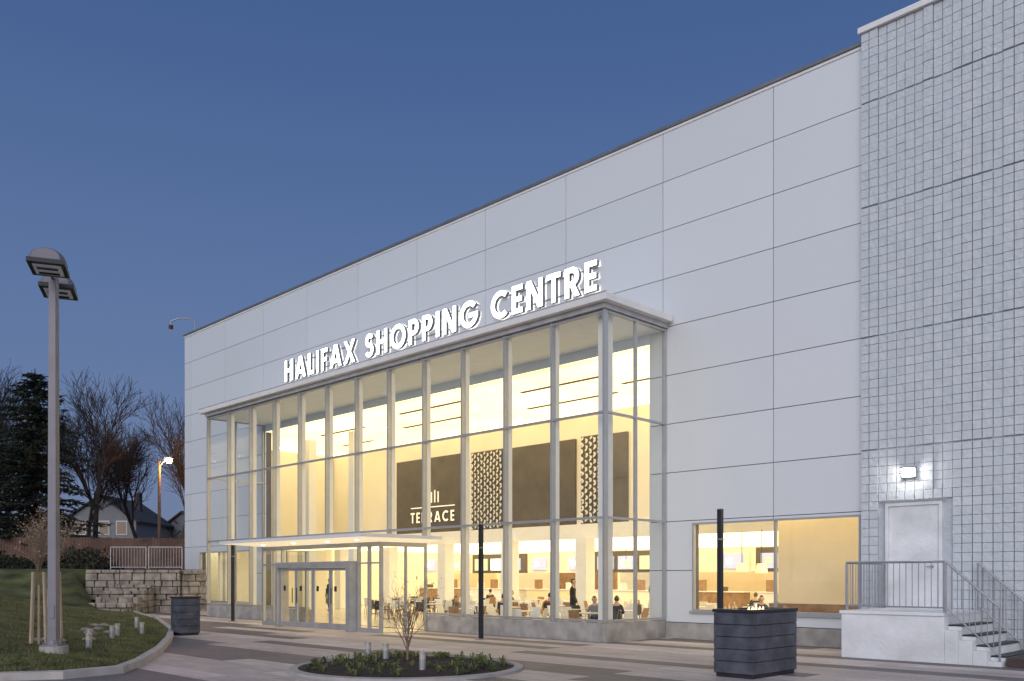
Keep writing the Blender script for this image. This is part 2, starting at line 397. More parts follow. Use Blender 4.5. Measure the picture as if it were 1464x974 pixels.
# ------------------------------------------------------------------ letters
WD=0.19; HW=WD/2
def arc_poly(cx,cy,rx,ry,a0,a1,n=28):
    out=[];inn=[]
    for i in range(n+1):
        t=rad(a0+(a1-a0)*i/n); c,s_=math.cos(t),math.sin(t)
        out.append((cx+(rx+HW)*c,cy+(ry+HW)*s_)); inn.append((cx+(rx-HW)*c,cy+(ry-HW)*s_))
    return out,inn
def V(x,y0=0,y1=1): return ('p',[(x-HW,y0),(x+HW,y0),(x+HW,y1),(x-HW,y1)])
def Hh(x0,x1,y): return ('p',[(x0,y-HW*.92),(x1,y-HW*.92),(x1,y+HW*.92),(x0,y+HW*.92)])
def P(xb,xt,y0=0,y1=1,k=1.1): h=HW*k; return ('p',[(xb-h,y0),(xb+h,y0),(xt+h,y1),(xt-h,y1)])
def A(*a): return ('a',a)
G={'H':(.72,[V(.09),V(.63),Hh(.09,.63,.5)]),
'A':(.90,[P(.1,.43),P(.8,.47),Hh(.2,.7,.27)]),
'L':(.50,[V(.09),Hh(.09,.5,.09)]),'I':(.18,[V(.09)]),
'F':(.50,[V(.09),Hh(.09,.5,.91),Hh(.09,.46,.5)]),
'X':(.82,[P(.1,.72),P(.72,.1)]),
'S':(.58,[A(.29,.705,.19,.205,25,270),A(.29,.295,.2,.205,90,-155)]),
'O':(1.0,[A(.5,.5,.41,.41,0,360)]),
'P':(.62,[V(.09),Hh(.09,.3,.91),Hh(.09,.3,.45),A(.3,.68,.23,.23,-90,90)]),
'N':(.76,[V(.09),V(.67),P(.65,.11)]),
'G':(1.0,[A(.5,.5,.41,.41,42,355),Hh(.5,1.0,.45)]),
'C':(.88,[A(.5,.5,.41,.41,48,312)]),
'E':(.52,[V(.09),Hh(.09,.52,.91),Hh(.09,.49,.5),Hh(.09,.52,.09)]),
'T':(.62,[Hh(0,.62,.91),V(.31)]),
'R':(.66,[V(.09),Hh(.09,.3,.91),Hh(.09,.3,.45),A(.3,.68,.23,.23,-90,90),P(.55,.3,0,.46,1.15)])}
def word(mb,text,x0,x1,z,cap,yb,thick):
    tot=sum(G[c][0] for c in text)*cap; gap=(x1-x0-tot)/(len(text)-1); x=x0
    for c in text:
        wd,sts=G[c]
        for k,(ty,d) in enumerate(sts):
            yf=yb-thick-0.002*k
            if ty=='p':
                pts=[(x+a*cap,z+b2*cap) for a,b2 in d]; n_=4
                vs=[(p[0],yf,p[1]) for p in pts]+[(p[0],yb-0.0007*k,p[1]) for p in pts]
                mb.add(vs,[(0,1,2,3)],0); mb.add(vs,[(i,i+4,(i+1)%4+4,(i+1)%4) for i in range(4)],1)
            else:
                o_,i_=arc_poly(*d); n_=len(o_)
                f=lambda q,y:(x+q[0]*cap,y,z+q[1]*cap)
                vs=[f(q,yf) for q in o_]+[f(q,yf) for q in i_]+[f(q,yb) for q in o_]+[f(q,yb) for q in i_]
                mb.add(vs,[(a,a+1,n_+a+1,n_+a) for a in range(n_-1)],0)
                sd=[(a,a+1,2*n_+a+1,2*n_+a) for a in range(n_-1)]+[(n_+a,n_+a+1,3*n_+a+1,3*n_+a) for a in range(n_-1)]
                sd+=[(0,n_,3*n_,2*n_),(n_-1,2*n_-1,4*n_-1,3*n_-1)]
                mb.add(vs,sd,1)
        x+=wd*cap+gap
sg=empty('illuminated_building_sign')
for t,a,b2 in(('HALIFAX',-34.97,-29.65),('SHOPPING',-28.94,-22.40),('CENTRE',-21.74,-17.13)):
    w=MB('letters_'+t.lower(),[M['signface'],M['signside']]); word(w,t,a,b2,10.37,0.92,FY-0.04,0.12); w.obj(sg)
w=MB('mounting_rails',[M['galv']])
for z in(10.55,11.1):
    for a,b2 in((-34.9,-29.8),(-28.8,-22.5),(-21.6,-17.2)): w.box(a,b2,FY-0.035,FY-0.012,z,z+0.03)
w.obj(sg)
tsg=empty('terrace_wall_sign')
w=MB('terrace_letters',[emis('terrace_face',(1,0.82,0.5),0.95),M['signside']]); word(w,'TERRACE',-35.0,-31.7,4.40,0.52,WY-0.125,0.04); w.box(-35.0,-31.7,WY-0.15,WY-0.126,5.12,5.17,0)
for k,x in enumerate((-33.7,-33.45,-33.2,-32.95)): w.box(x,x+0.07,WY-0.15,WY-0.126,5.35,5.95-.08*(k%2),0)
w.obj(tsg)

# ------------------------------------------------------------------ food court furniture
scr=[emis('screen_a',(0.06,0.16,0.4),1.3),emis('screen_b',(0.25,0.5,0.15),1.0),emis('screen_c',(1,1,0.95),1.2),emis('screen_d',(0.8,0.3,0.12),0.9)]
w=MB('food_counters',[M['wood'],M['white'],M['black'],M['tan'],M['inwall']]+scr)
cxs=[-40,-35.5,-31,-26.5,-22,-17.5,-13,-8.5]
for i,x in enumerate(cxs):
    w.box(x-1.9,x+1.9,34,34.8,0.02,1.05,[0,1,3,4][i%4]); w.box(x-2,x+2,33.95,34.9,1.055,1.10,1)
    w.box(x-2.1,x+2.1,36.5,36.7,0.02,2.0,[3,4,0,1][i%4])
    w.box(x-2.1,x+2.1,34.4,34.6,1.95,3.0,[4,2,4,2][i%4])
    for k in range(3):
        xx=x-1.3+k*1.3
        if (i*3+k)%3==1 and i%2==0: continue
        w.box(xx-0.5,xx+0.5,34.30,34.39,2.1,2.75,5+[0,0,1,2,0,3][(i*2+k)%6])
        w.box(xx-0.3,xx+0.02,34.285,34.299,2.3,2.55,5+[2,1,2,0][(i+k)%4])
    # appliances on the counter
    for k in range(3): w.box(x-1.5+k*1.1,x-1.2+k*1.1,34.2,34.5,1.105,1.3+0.15*((i+k)%3),[2,1,0][(i+k)%3])
w.box(-12.4,-9.0,23.0,23.1,0.02,3.65,3)
w.box(-12.3,-9.4,22.3,22.35,0.55,1.0,0); w.box(-12.3,-9.4,21.9,22.34,0.42,0.5,0)
w.obj(B)
# orange globe lamp near window
w=MB('globe_lamps',[emis('globe_glow',(1,0.45,0.1),3),M['dark']])
for x,y,z in((-14.6,26.0,1.85),(-16.2,27.5,1.9),(-25.5,33,2.2)):
    w.tube((x,y,z),(x,y,z+0.3),0.2,0.15,12,0); w.tube((x,y,z+0.3),(x,y,z+1.4),0.012,0.012,5,1)
w.obj(B)
tb=MB('cafe_table',[mat('table_top',(0.7,0.66,0.58),0.3),M['galv']])
tb.tube((0,0,0.64),(0,0,0.67),0.38,0.38,20,0); tb.tube((0,0,0.03),(0,0,0.64),0.035,0.035,8,1); tb.tube((0,0,0.0),(0,0,0.03),0.24,0.2,16,1)
ch=MB('cafe_chair',[mat('chair_shell',(0.75,0.73,0.68),0.35),M['galv'],M['wood']])
def chair_geo(ch):
    ch.box(-.19,.19,-.19,.19,.39,.415,0)
    ch.add([(-.19,.17,.42),(.19,.17,.42),(.17,.25,.76),(-.17,.25,.76),(-.19,.19,.42),(.19,.19,.42),(.17,.27,.76),(-.17,.27,.76)],[(0,1,2,3),(7,6,5,4),(3,2,6,7),(0,3,7,4),(1,5,6,2),(0,4,5,1)],0)
    for a in(-1,1):
        for b2 in(-1,1): ch.tube((a*.16,b2*.16,.39),(a*.2,b2*.2,0),.016,.012,6,2)
chair_geo(ch)
ch2=MB('cafe_chair',[mat('chair_black',(0.03,0.03,0.03),0.5),M['galv'],M['wood']]); chair_geo(ch2)
ch3=MB('cafe_chair',[M['wood'],M['galv'],M['wood']]); chair_geo(ch3)
tme=tb.obj(loc=(-19,23,0.016)); cme=ch.obj(loc=(-19,23.7,0.016)); cme2=ch2.obj(loc=(-19,22.2,0.016),rotz=math.pi); cme3=ch3.obj(loc=(-18.3,23,0.016),rotz=-math.pi/2)
def inst(o,x,y,r):
    q=bpy.data.objects.new(o.name.split('.')[0],o.data); scene.collection.objects.link(q); q.location=(x,y,0.016); q.rotation_euler[2]=r
seats=[]
for x in [-34,-31.4,-29,-26.6,-24.2,-21.8,-19.2,-16.9,-14.5,-12.9]:
    for y in [19.6,22.0,24.6,27.0,30.2]:
        if y<20.9 and (x<-22 or x>-16.5): continue
        if x>-13 and y<24: continue
        if x<-30 and y<24: continue
        xx=x+random.uniform(-.3,.3); yy=y+random.uniform(-.3,.3); 
        inst(tme,xx,yy,0)
        for k in range(4):
            t=k*math.pi/2+random.uniform(-.3,.3)+0.4
            inst(random.choice([cme,cme,cme,cme2,cme3]),xx-0.6*math.sin(t),yy+0.6*math.cos(t),t)
        seats.append((xx,yy))
# ------------------------------------------------------------------ people
skinm=mat('skin',(0.55,0.34,0.24),0.5,var=0.03)
hairs=[mat('hair_dark',(0.03,0.02,0.015),0.6),mat('hair_brown',(0.12,0.07,0.035),0.6)]
cl=[mat('cloth_navy',(0.03,0.04,0.08),0.8),mat('cloth_black',(0.02,0.02,0.022),0.8),mat('cloth_red',(0.25,0.04,0.04),0.8),mat('cloth_grey',(0.2,0.2,0.21),0.8),mat('denim',(0.06,0.09,0.16),0.8)]
def person(loc,rotz,pose,top,bot,hair,sc=0.93):
    if pose=='stand':
        J=[('pel',(0,0,.95),.15),('sp',(0,0,1.15),.14),('ch',(0,0,1.38),.165),('nk',(0,0.0,1.50),.06),('hd',(0,-.01,1.60),.07)]
        E=[(0,1),(1,2),(2,3),(3,4)]
        def add(n_,p,r,par): J.append((n_,p,r)); E.append((par,len(J)-1)); return len(J)-1
        for s_ in(-1,1):
            a=add('ch',(s_*.17,0,1.42),.07,2); a=add('arm',(s_*.23,.02,1.15),.05,a); a=add('arm',(s_*.22,-.08*(1 if s_>0 else 2),.92),.038,a); a=add('hand',(s_*.22,-.12*(1 if s_>0 else 2),.84),.03,a)
            h=add('leg',(s_*.09,0,.88),.095,0); h=add('leg',(s_*.1,-.04*s_,.5),.065,h); h=add('leg',(s_*.1,.05*s_+.0,.09),.045,h); h=add('shoe',(s_*.11,.05*s_-.14,.035),.035,h)
        hx=(0,-.015,1.66)
    else:
        J=[('pel',(0,.02,.52),.15),('sp',(0,.03,.72),.14),('ch',(0,-.02,.95),.165),('nk',(0,-.05,1.07),.06),('hd',(0,-.07,1.16),.07)]
        E=[(0,1),(1,2),(2,3),(3,4)]
        def add(n_,p,r,par): J.append((n_,p,r)); E.append((par,len(J)-1)); return len(J)-1
        for s_ in(-1,1):
            a=add('ch',(s_*.17,-.03,.99),.07,2); a=add('arm',(s_*.22,-.12,.76),.05,a); a=add('arm',(s_*.12,-.34,.76),.038,a); a=add('hand',(s_*.08,-.42,.76),.03,a)
            h=add('leg',(s_*.1,-.06,.5),.095,0); h=add('leg',(s_*.11,-.42,.48),.065,h); h=add('leg',(s_*.11,-.40,.09),.045,h); h=add('shoe',(s_*.11,-.55,.035),.035,h)
        hx=(0,-.08,1.22)
    me=bpy.data.meshes.new('t'); me.from_pydata([j[1] for j in J],E,[]); ob=bpy.data.objects.new('t',me); scene.collection.objects.link(ob)
    ob.modifiers.new('s','SKIN'); sd=ob.modifiers.new('u','SUBSURF'); sd.levels=1; sd.render_levels=1
    for i,j in enumerate(J):
        v=me.skin_vertices[0].data[i]; v.radius=(j[2],j[2]*(0.72 if j[0] in('pel','sp','ch') else 1)); v.use_root=(i==0)
    dg=bpy.context.evaluated_depsgraph_get(); nm=bpy.data.meshes.new_from_object(ob.evaluated_get(dg)); bpy.data.objects.remove(ob)
    nm.name='body'; nm.materials.clear()
    for m_ in(cl[top],cl[bot],skinm,cl[1]): nm.materials.append(m_)
    mp_={'pel':1,'sp':0,'ch':0,'nk':2,'hd':2,'arm':0,'hand':2,'leg':1,'shoe':3}
    for p in nm.polygons:
        c=p.center; bi=min(range(len(J)),key=lambda i:(Vector(J[i][1])-c).length); p.material_index=mp_[J[bi][0]]; p.use_smooth=True
    e=empty('person',loc,rotz); e.scale=(sc,sc,sc)
    bo=bpy.data.objects.new('body',nm); scene.collection.objects.link(bo); bo.parent=e
    bm=bmesh.new()
    bmesh.ops.create_uvsphere(bm,u_segments=16,v_segments=12,radius=1)
    for v in bm.verts:
        v.co.x*=.078*(1-.18*max(0,-v.co.z)); v.co.y*=.098; v.co.z*=.12
        if v.co.y<-.085 and abs(v.co.x)<.02 and -.03<v.co.z<.02: v.co.y-=.022
        v.co+=Vector(hx)
    hm=bpy.data.meshes.new('head'); bm.to_mesh(hm); bm.free()
    hm.materials.append(skinm); hm.materials.append(hair)
    for p in hm.polygons:
        c=p.center-Vector(hx); p.use_smooth=True
        if c.z>.055 or (c.y>.0 and c.z>-.06): p.material_index=1
    ho=bpy.data.objects.new('head',hm); scene.collection.objects.link(ho); ho.parent=e
    f=MB('face_and_fingers',[skinm,cl[1]])
    for s_ in(-1,1):
        f.tube((hx[0]+s_*.03,hx[1]-.088,hx[2]+.005),(hx[0]+s_*.03,hx[1]-.096,hx[2]+.005),.011,.008,8,1)
        f.tube((hx[0]+s_*.074,hx[1],hx[2]),(hx[0]+s_*.09,hx[1]+.01,hx[2]),.028,.02,8,0)
    f.box(-.025,.025,hx[1]-.095,hx[1]-.085,hx[2]-.062,hx[2]-.054,1)
    for i,j in enumerate(J):
        if j[0]=='hand':
            p=Vector(j[1]); q=Vector(J[i-1][1]); d=(p-q).normalized(); sd_=Vector((1,0,0))
            for k in range(4):
                b0=p+sd_*(k-1.5)*.017; m0=b0+d*(.045+.008*(k in(1,2))); t0=m0+(d+Vector((0,-.2,-.5))).normalized()*.035
                f.tube(b0,m0,.009,.008,6); f.tube(m0,t0,.008,.006,6)
            s_=-1 if p.x>0 else 1
            f.tube(p-d*.02+sd_*s_*.02,p+d*.02+sd_*s_*.05,.01,.008,6)
    f.obj(e)
person((-38.9,24.5,.016),2.3,'stand',3,1,hairs[0])
person((-37.9,25.0,.016),-1.2,'stand',0,4,hairs[1])
person((-28.4,32.9,.016),3.1,'stand',2,1,hairs[0])
person((-24.0,33.0,.016),2.8,'stand',1,4,hairs[1])
person((-33.0,33.0,.016),3.3,'stand',0,1,hairs[0])
person((-20.4,23.4,.016),2.0,'stand',1,1,hairs[0])
random.seed(11)
for k,(sx,sy) in enumerate(random.sample(seats,13)):
    t=random.choice([0.4,1.97,3.54])
    person((sx-0.62*math.sin(t),sy+0.62*math.cos(t),-.07),t,'sit',random.randrange(4),random.choice([1,4]),random.choice(hairs),0.92)
person((-13.6,24.2,-.07),0.6,'sit',1,4,hairs[0])

# ------------------------------------------------------------------ dock, stairs, rail
D=empty('loading_landing')
w=MB('landing_and_steps',[M['stucco'],M['dark']])
w.box(-8.5,-6.4,18.5,BY-0.002,-0.05,0.93)
w.box(-8.53,-6.4,18.46,BY-0.004,0.932,1.0)
for k in range(4):
    x0=-6.4+0.26*k; h=0.95-0.19*(k+1)
    w.box(x0+0.002,x0+0.26,18.72,BY-0.1,-0.05,h-0.03,0); w.box(x0+0.003,x0+0.28,18.72,BY-0.1,h-0.028,h,1)
    w.box(x0+0.002,x0+0.26,18.5,18.718,-0.05,max(0.06,h-0.1),0)
w.obj(D,bevel=0.01)
w=MB('handrail',[M['galv']])
def rail_run(w,p0,p1,n,h=1.02,posts=True):
    p0=Vector(p0);p1=Vector(p1); up=Vector((0,0,h)); 
    w.tube(p0+up,p1+up,.025,.025,8); w.tube(p0+Vector((0,0,.1)),p1+Vector((0,0,.1)),.016,.016,6)
    for i in range(n+1):
        q=p0.lerp(p1,i/n); r=.024 if i in(0,n) else .009
        w.tube(q+Vector((0,0,0.0 if i in(0,n) else .1)),q+up,r,r,6)
rail_run(w,(-8.42,18.58,1.0),(-6.42,18.58,1.0),16)
rail_run(w,(-8.42,18.62,1.0),(-8.42,20.6,1.0),14)
rail_run(w,(-6.40,18.60,1.0),(-5.42,18.60,.1),9)
rail_run(w,(-6.40,20.5,1.0),(-5.42,20.5,.1),9)
w.obj(D)
w=MB('bottom_mat',[mat('mat_brown',(0.07,0.05,0.045),0.9,bump=0.5)]); w.box(-5.3,-3.2,18.6,20.6,0.0,0.17); w.obj(D,bevel=.01)

# ------------------------------------------------------------------ street furniture
def planter(name,x,y,sx,sy,h,rot=0,glow=False):
    e=empty(name,(x,y,0),rot)
    slate=mat('slate_cladding',(0.075,0.08,0.10),0.45,0.1,var=0.45,scale=4,bump=0.4)
    w=MB('cladding',[slate,M['dark']])
    w.box(-sx/2+.03,sx/2-.03,-sy/2+.03,sy/2-.03,0.0,.07,1)
    rows=5; rh=(h-.12)/rows
    for k in range(rows):
        z0=.07+rh*k
        w.box(-sx/2,sx/2,-sy/2,sy/2,z0+.006,z0+rh-.006,0)
        w.box(-sx/2+.012,sx/2-.012,-sy/2+.012,sy/2-.012,z0-.006+.0001*k,z0+.006,1)
    w.box(-sx/2-.02,sx/2+.02,-sy/2-.02,-sy/2+.1,h-.05,h,1); w.box(-sx/2-.02,sx/2+.02,sy/2-.1,sy/2+.02,h-.05,h,1)
    w.box(-sx/2-.02,-sx/2+.1,-sy/2+.101,sy/2-.101,h-.05,h,1); w.box(sx/2-.1,sx/2+.02,-sy/2+.101,sy/2-.101,h-.05,h,1)
    w.box(-sx/2+.1,sx/2-.1,-sy/2+.1,sy/2-.1,h-.08,h-.045,1)
    w.obj(e,bevel=.004)
    if glow:
        w=MB('fire_bowl',[M['glass'],emis('flame',(1,.62,.25),5)])
        a,b2=sx/2-.12,sy/2-.12
        for q in(((-a,-b2),(a,-b2)),((a,-b2),(a,b2)),((a,b2),(-a,b2)),((-a,b2),(-a,-b2))): vq(w,q[0][0],q[0][1],q[1][0],q[1][1],h-.04,h+.1)
        for k in range(5):
            yy=-.25+.12*k; w.tube((0,yy,h-.04),(0.01,yy+.01,h+.03+.05*(k==2)),.03,.004,7,1)
        w.obj(e)
    return e
planter('slate_fire_table',-8.0,14.05,.76,1.5,1.16,0,True)
planter('slate_litter_bin',-25.5,11.8,.62,.62,1.14,0.0)
def bollard(x,y):
    w=MB('light_column',[M['dark'],M['galv']])
    w.box(-.05,.05,-.05,.05,.03,3.15); w.box(-.12,.12,-.12,.12,0,.028,1); w.box(-.058,.058,-.058,.058,2.5,2.53,1); w.box(-.054,.054,-.054,.054,3.152,3.17,1)
    w.obj(loc=(x,y,0.005),bevel=.003)
for x in(-10.3,-17.8,-31.8): bollard(x,16.6)

# left parking/street lamp
SLp=empty('street_lamp',R(-9.02,17.5,0.2),rad(45))
w=MB('pole',[M['pole'],M['concrete']])
w.tube((0,0,-.3),(0,0,.16),.30,.26,20,1); w.box(-.17,.17,-.17,.17,.162,.19,0)
for a in(-1,1):
    for b2 in(-1,1): w.tube((a*.13,b2*.13,.19),(a*.13,b2*.13,.24),.018,.018,6,0)
vs=[(a*.085*k,b2*.085*k,z) for z,k in((.19,1.0),(7.5,.8)) for a,b2 in((-1,-1),(1,-1),(1,1),(-1,1))]
w.add(vs,[(0,3,2,1),(4,5,6,7),(0,1,5,4),(1,2,6,5),(2,3,7,6),(3,0,4,7)],0)
w.box(-.06,.06,-.095,-.086,.7,.95,0)
w.tube((0,0,.19),(0,0,.28),.15,.12,16,0)
d=Vector((0.26,-.7,0)).normalized()
w.tube((-d*.35+Vector((0,0,7.38))),(d*.35+Vector((0,0,7.38))),.045,.045,10,0)
w.obj(SLp,bevel=.008)
lens=emis('lamp_reflector',(0.8,0.85,1),0.05,(0.5,0.5,0.52))
for s_ in(-1,1):
    hd=MB('lamp_head',[M['pole'],M['dark'],lens])
    prof=[]
    n_=14
    for i in range(n_+1):
        t=math.pi*i/n_; prof.append((.32*math.cos(t),.25*max(0,math.sin(t))**.8))
    L0,L1=-.42,.42; segs=21
    ux=Vector((-d.y,d.x,0))
    rings=[]
    for k in range(segs+1):
        t=k/segs; y=L0+(L1-L0)*t; e_=1-0.25*abs(2*t-1)**4; rr=1.0 if k%2 else .94
        rings.append([(ux*px*e_*rr+d*y*s_+Vector((0,0,pz*e_*rr))) for px,pz in prof])
    vs=[q for r in rings for q in r]; m_=n_+1
    hd.add(vs,[(k*m_+i,k*m_+i+1,(k+1)*m_+i+1,(k+1)*m_+i) for k in range(segs) for i in range(n_)],0)
    hd.add(rings[0],[tuple(range(m_))],0); hd.add(rings[-1],[tuple(reversed(range(m_)))],0)
    c=Vector((0,0,0))
    hd.obox(c,ux,d,.64,.84,-.08,0.0,1); hd.obox(c,ux,d,.48,.58,-.095,-.081,2)
    for q in(-.14,.14): 
        hd.obox(c+d*q,ux,d,.36,.03,-.13,-.096,1)
    o=hd.obj(SLp); o.location=d*.74*s_*1.0+Vector((0,0,7.40)); 
# ------------------------------------------------------------------ ground
w=MB('ground',[mat('asphalt',(0.055,0.055,0.06),0.85,var=0.2,scale=1.0,bump=0.4)])
w.quad((-700,-300,-.03),(300,-300,-.03),(300,700,-.03),(-700,700,-.03)); w.obj()
m,n,l,b=new_mat('paving')
tc=n.new('ShaderNodeTexCoord')
def brick(sc,wd,hh,mort,off,c1,c2,cm,bias=0.0):
    br=n.new('ShaderNodeTexBrick'); br.offset=off; br.inputs['Scale'].default_value=sc; br.inputs['Brick Width'].default_value=wd; br.inputs['Row Height'].default_value=hh
    br.inputs['Mortar Size'].default_value=mort; br.inputs['Color1'].default_value=(*c1,1); br.inputs['Color2'].default_value=(*c2,1); br.inputs['Mortar'].default_value=(*cm,1); br.inputs['Bias'].default_value=bias
    l.new(tc.outputs['Object'],br.inputs['Vector']); return br
b1=brick(1,7.2,0.62,0.0,0.37,(1,1,1),(0,0,0),(0.5,0.5,0.5),0.0)
st=n.new('ShaderNodeValToRGB'); st.color_ramp.interpolation='CONSTANT'
se=st.color_ramp.elements; se[0].position=0; se[0].color=(.17,.15,.15,1); se[1].position=.40; se[1].color=(.52,.45,.41,1)
q_=se.new(.72); q_.color=(.64,.555,.51,1)
l.new(b1.outputs['Color'],st.inputs[0])
b2_=brick(1,0.6,0.155,0.006,0.5,(1,1,1),(0.80,0.79,0.80),(0.5,0.5,0.5))
no=n.new('ShaderNodeTexNoise'); no.inputs['Scale'].default_value=0.7; no.inputs['Detail'].default_value=7; l.new(tc.outputs['Object'],no.inputs[0])
mr=n.new('ShaderNodeMapRange'); mr.inputs[1].default_value=.3; mr.inputs[2].default_value=.7; mr.inputs[3].default_value=.85; mr.inputs[4].default_value=1.08; l.new(no.outputs['Fac'],mr.inputs[0])
mx=n.new('ShaderNodeMix'); mx.data_type='RGBA'; mx.blend_type='MULTIPLY'; mx.inputs[0].default_value=1
l.new(st.outputs['Color'],mx.inputs[6]); l.new(b2_.outputs['Color'],mx.inputs[7])
mx2=n.new('ShaderNodeMix'); mx2.data_type='RGBA'; mx2.blend_type='MULTIPLY'; mx2.inputs[0].default_value=1
l.new(mx.outputs[2],mx2.inputs[6]); l.new(mr.outputs[0],mx2.inputs[7]); l.new(mx2.outputs[2],b.inputs['Base Color'])
b.inputs['Roughness'].default_value=.6
bp=n.new('ShaderNodeBump'); bp.inputs['Strength'].default_value=.3; bp.inputs['Distance'].default_value=.01; l.new(b2_.outputs['Color'],bp.inputs['Height']); l.new(bp.outputs[0],b.inputs['Normal'])
w=MB('plaza_pavement',[m]); w.quad((-50,-20,0),(20,-20,0),(20,FY,0),(-50,FY,0)); w.obj()
# lawn
K=[(-9.5,14.6),(-8.6,14.7),(-7.6,15.0),(-7.05,15.8),(-7.3,17.2),(-8.1,20.2),(-9.2,23.6),(-10.6,27.5),(-13.6,34),(-16.6,39.5),(-19.0,43.9)]
def kerb_a(dd):
    for (a0,d0),(a1,d1) in zip(K,K[1:]):
        if d0<=dd<=d1: return a0+(a1-a0)*(dd-d0)/(d1-d0)
    return K[0][0] if dd<K[0][1] else K[-1][0]
def sm(t): t=max(0,min(1,t)); return t*t*(3-2*t)
def lawn_h(a,dd):
    s_=min(kerb_a(dd)-a,(dd-14.6)*1.0); s_=max(0,s_)
    h=.03*s_+.02*s_*s_
    h=2.1*(1-math.exp(-h/2.1*1.2))if h>0 else 0
    h=.11+h
    if dd>40 and s_>1.6: h=h+(2.15-h)*sm((dd-40)/5)*sm((s_-1.6)/.9)
    return h+0.02*math.sin(a*2.1)*math.sin(dd*1.7)*min(1,s_)
lawnm=mat('lawn_grass',(0.04,0.055,0.014),0.9,var=0.55,scale=0.9,bump=0.9,bscale=60,col2=(0.10,0.105,0.03))
w=MB('lawn',[lawnm])
offs=[0,.15,.4,.8,1.3,1.65,2.1,2.6,3.4,4.3,5.3,6.5,8,10,13,18,30,60]
ds=[14.6+.0,14.75,14.95]+[15.2+i*.6 for i in range(48)]+[43.9,44.4,44.9,45.4,45.9]
for dd in ds:
    for o_ in offs:
        a=kerb_a(dd)-o_; p=R(a,dd,lawn_h(a,dd)); w.v.append(tuple(p))
no_=len(offs)
for i in range(len(ds)-1):
    for j in range(no_-1):
        w.f.append([i*no_+j,(i+1)*no_+j,(i+1)*no_+j+1,i*no_+j+1]); w.mi.append(0); w.tone.append(.5)
w.obj(smooth=True)
# grass blades
gb=MB('grass',[mat('grass_blades',(0.05,0.075,0.018),0.8,var=0.5,scale=2,col2=(0.13,0.125,0.045))])
random.seed(3)
for _ in range(34000):
    dd=14.8+22*random.random()**1.7; o_=0.05+9*random.random()**1.3; a=kerb_a(dd)-o_
    if dd<15 and o_<.5: continue
    p=R(a,dd,lawn_h(a,dd)-.01); t=random.uniform(0,6.28); h=random.uniform(.035,.085); c=Vector((math.cos(t),math.sin(t),0))
    gb.add([p-c*.012,p+c*.012,p+Vector((random.uniform(-.03,.03),random.uniform(-.03,.03),h))],[(0,1,2)])
gb.obj()
# kerb
kp=[(-60,14.6),(-20,14.6)]+K
w=MB('kerb',[mat('kerb_concrete',(0.42,0.395,0.37),0.8,var=.15,bump=.3)])
pts=[R(a,dd) for a,dd in kp]
nr=[]
for i,p in enumerate(pts):
    a=pts[max(0,i-1)];b2=pts[min(len(pts)-1,i+1)]; t=(b2-a).normalized(); nr.append(Vector((t.y,-t.x,0)))
for i in range(len(pts)):
    for off,z in((.16,0),(.15,.13),(.0,.14),(-.04,.0)):
        q=pts[i]+nr[i]*off; w.v.append((q.x,q.y,z))
for i in range(len(pts)-1):
    for j in range(3): w.f.append([i*4+j,(i+1)*4+j,(i+1)*4+j+1,i*4+j+1]); w.mi.append(0); w.tone.append(.5)
w.obj()
# upper terrain
w=MB('upper_terrain',[mat('dark_soil_grass',(0.03,0.035,0.018),0.95,var=.4,bump=.6)])
w.add([(*R(-120,45.7)[:2],2.12),(*R(-20.9,45.7)[:2],2.12),(*R(-20.6,43.9)[:2],2.12),(*R(-16.5,44.3)[:2],2.12),(-42.9,FY-.06,2.12),(-45.36,FY-.06,2.12),(-45.36,200,2.12),(-400,200,2.12),(-400,-20,2.12)],[tuple(range(9))])
w.obj()
# stone retaining wall
stone=mat('rough_stone',(0.27,0.235,0.20),0.9,var=.45,scale=2.5,bump=.9,bscale=12)
w=MB('stone_retaining_wall',[stone])
def stone_run(w,p0,p1,ztop,th=.5,zb=0,cap=True):
    p0=Vector((p0[0],p0[1],0));p1=Vector((p1[0],p1[1],0));d_=(p1-p0);Ls=d_.length;d_.normalize();nn=Vector((d_.y,-d_.x,0))
    z=zb;k=0
    while z<ztop-.05:
        h=min(random.uniform(.24,.4),ztop-z); x=-random.random()*.3
        while x<Ls:
            wd=random.uniform(.3,.85); a=max(0,x);b2=min(Ls,x+wd)
            if b2-a>.06:
                c=p0+d_*(a+b2)/2+nn*random.uniform(-.06,.07); w.obox(c,d_,nn,b2-a-.03,th,z+.01,z+h-.012,0,random.uniform(.93,.99))
            x+=wd
        z+=h
stone_run(w,R(-19.3,43.9),R(-16.4,44.1),2.1)
stone_run(w,R(-16.4,44.1),(-42.75,FY-.1),2.1)
stone_run(w,R(-20.9,43.7),R(-19.3,43.9),2.1,zb=.6)
for k in range(5):
    stone_run(w,R(-19.9+.1*k,41.2+.5*k),R(-17.9+.1*k,41.3+.5*k),.25+.28*k,th=.55)
w.obj(bevel=.03)
w=MB('metal_railing',[M['galv']])
for a0,a1 in((-20.0,-18.3),(-18.1,-16.5)): rail_run(w,R(a0,44.3,2.12),R(a1,44.45,2.12),12,h=1.1)
w.obj()
# wooden fence
w=MB('wooden_fence',[mat('fence_wood',(0.11,0.062,0.045),0.85,var=.4,scale=1.2)])
random.seed(5)
a=-62
while a<-19.6:
    c=R(a,56+.05*(a+40)); w.obox(c,(1,1,0),(1,-1,0),.17,.03,2.0,4.25+random.uniform(-.05,.05)); a+=.18
w.obj()

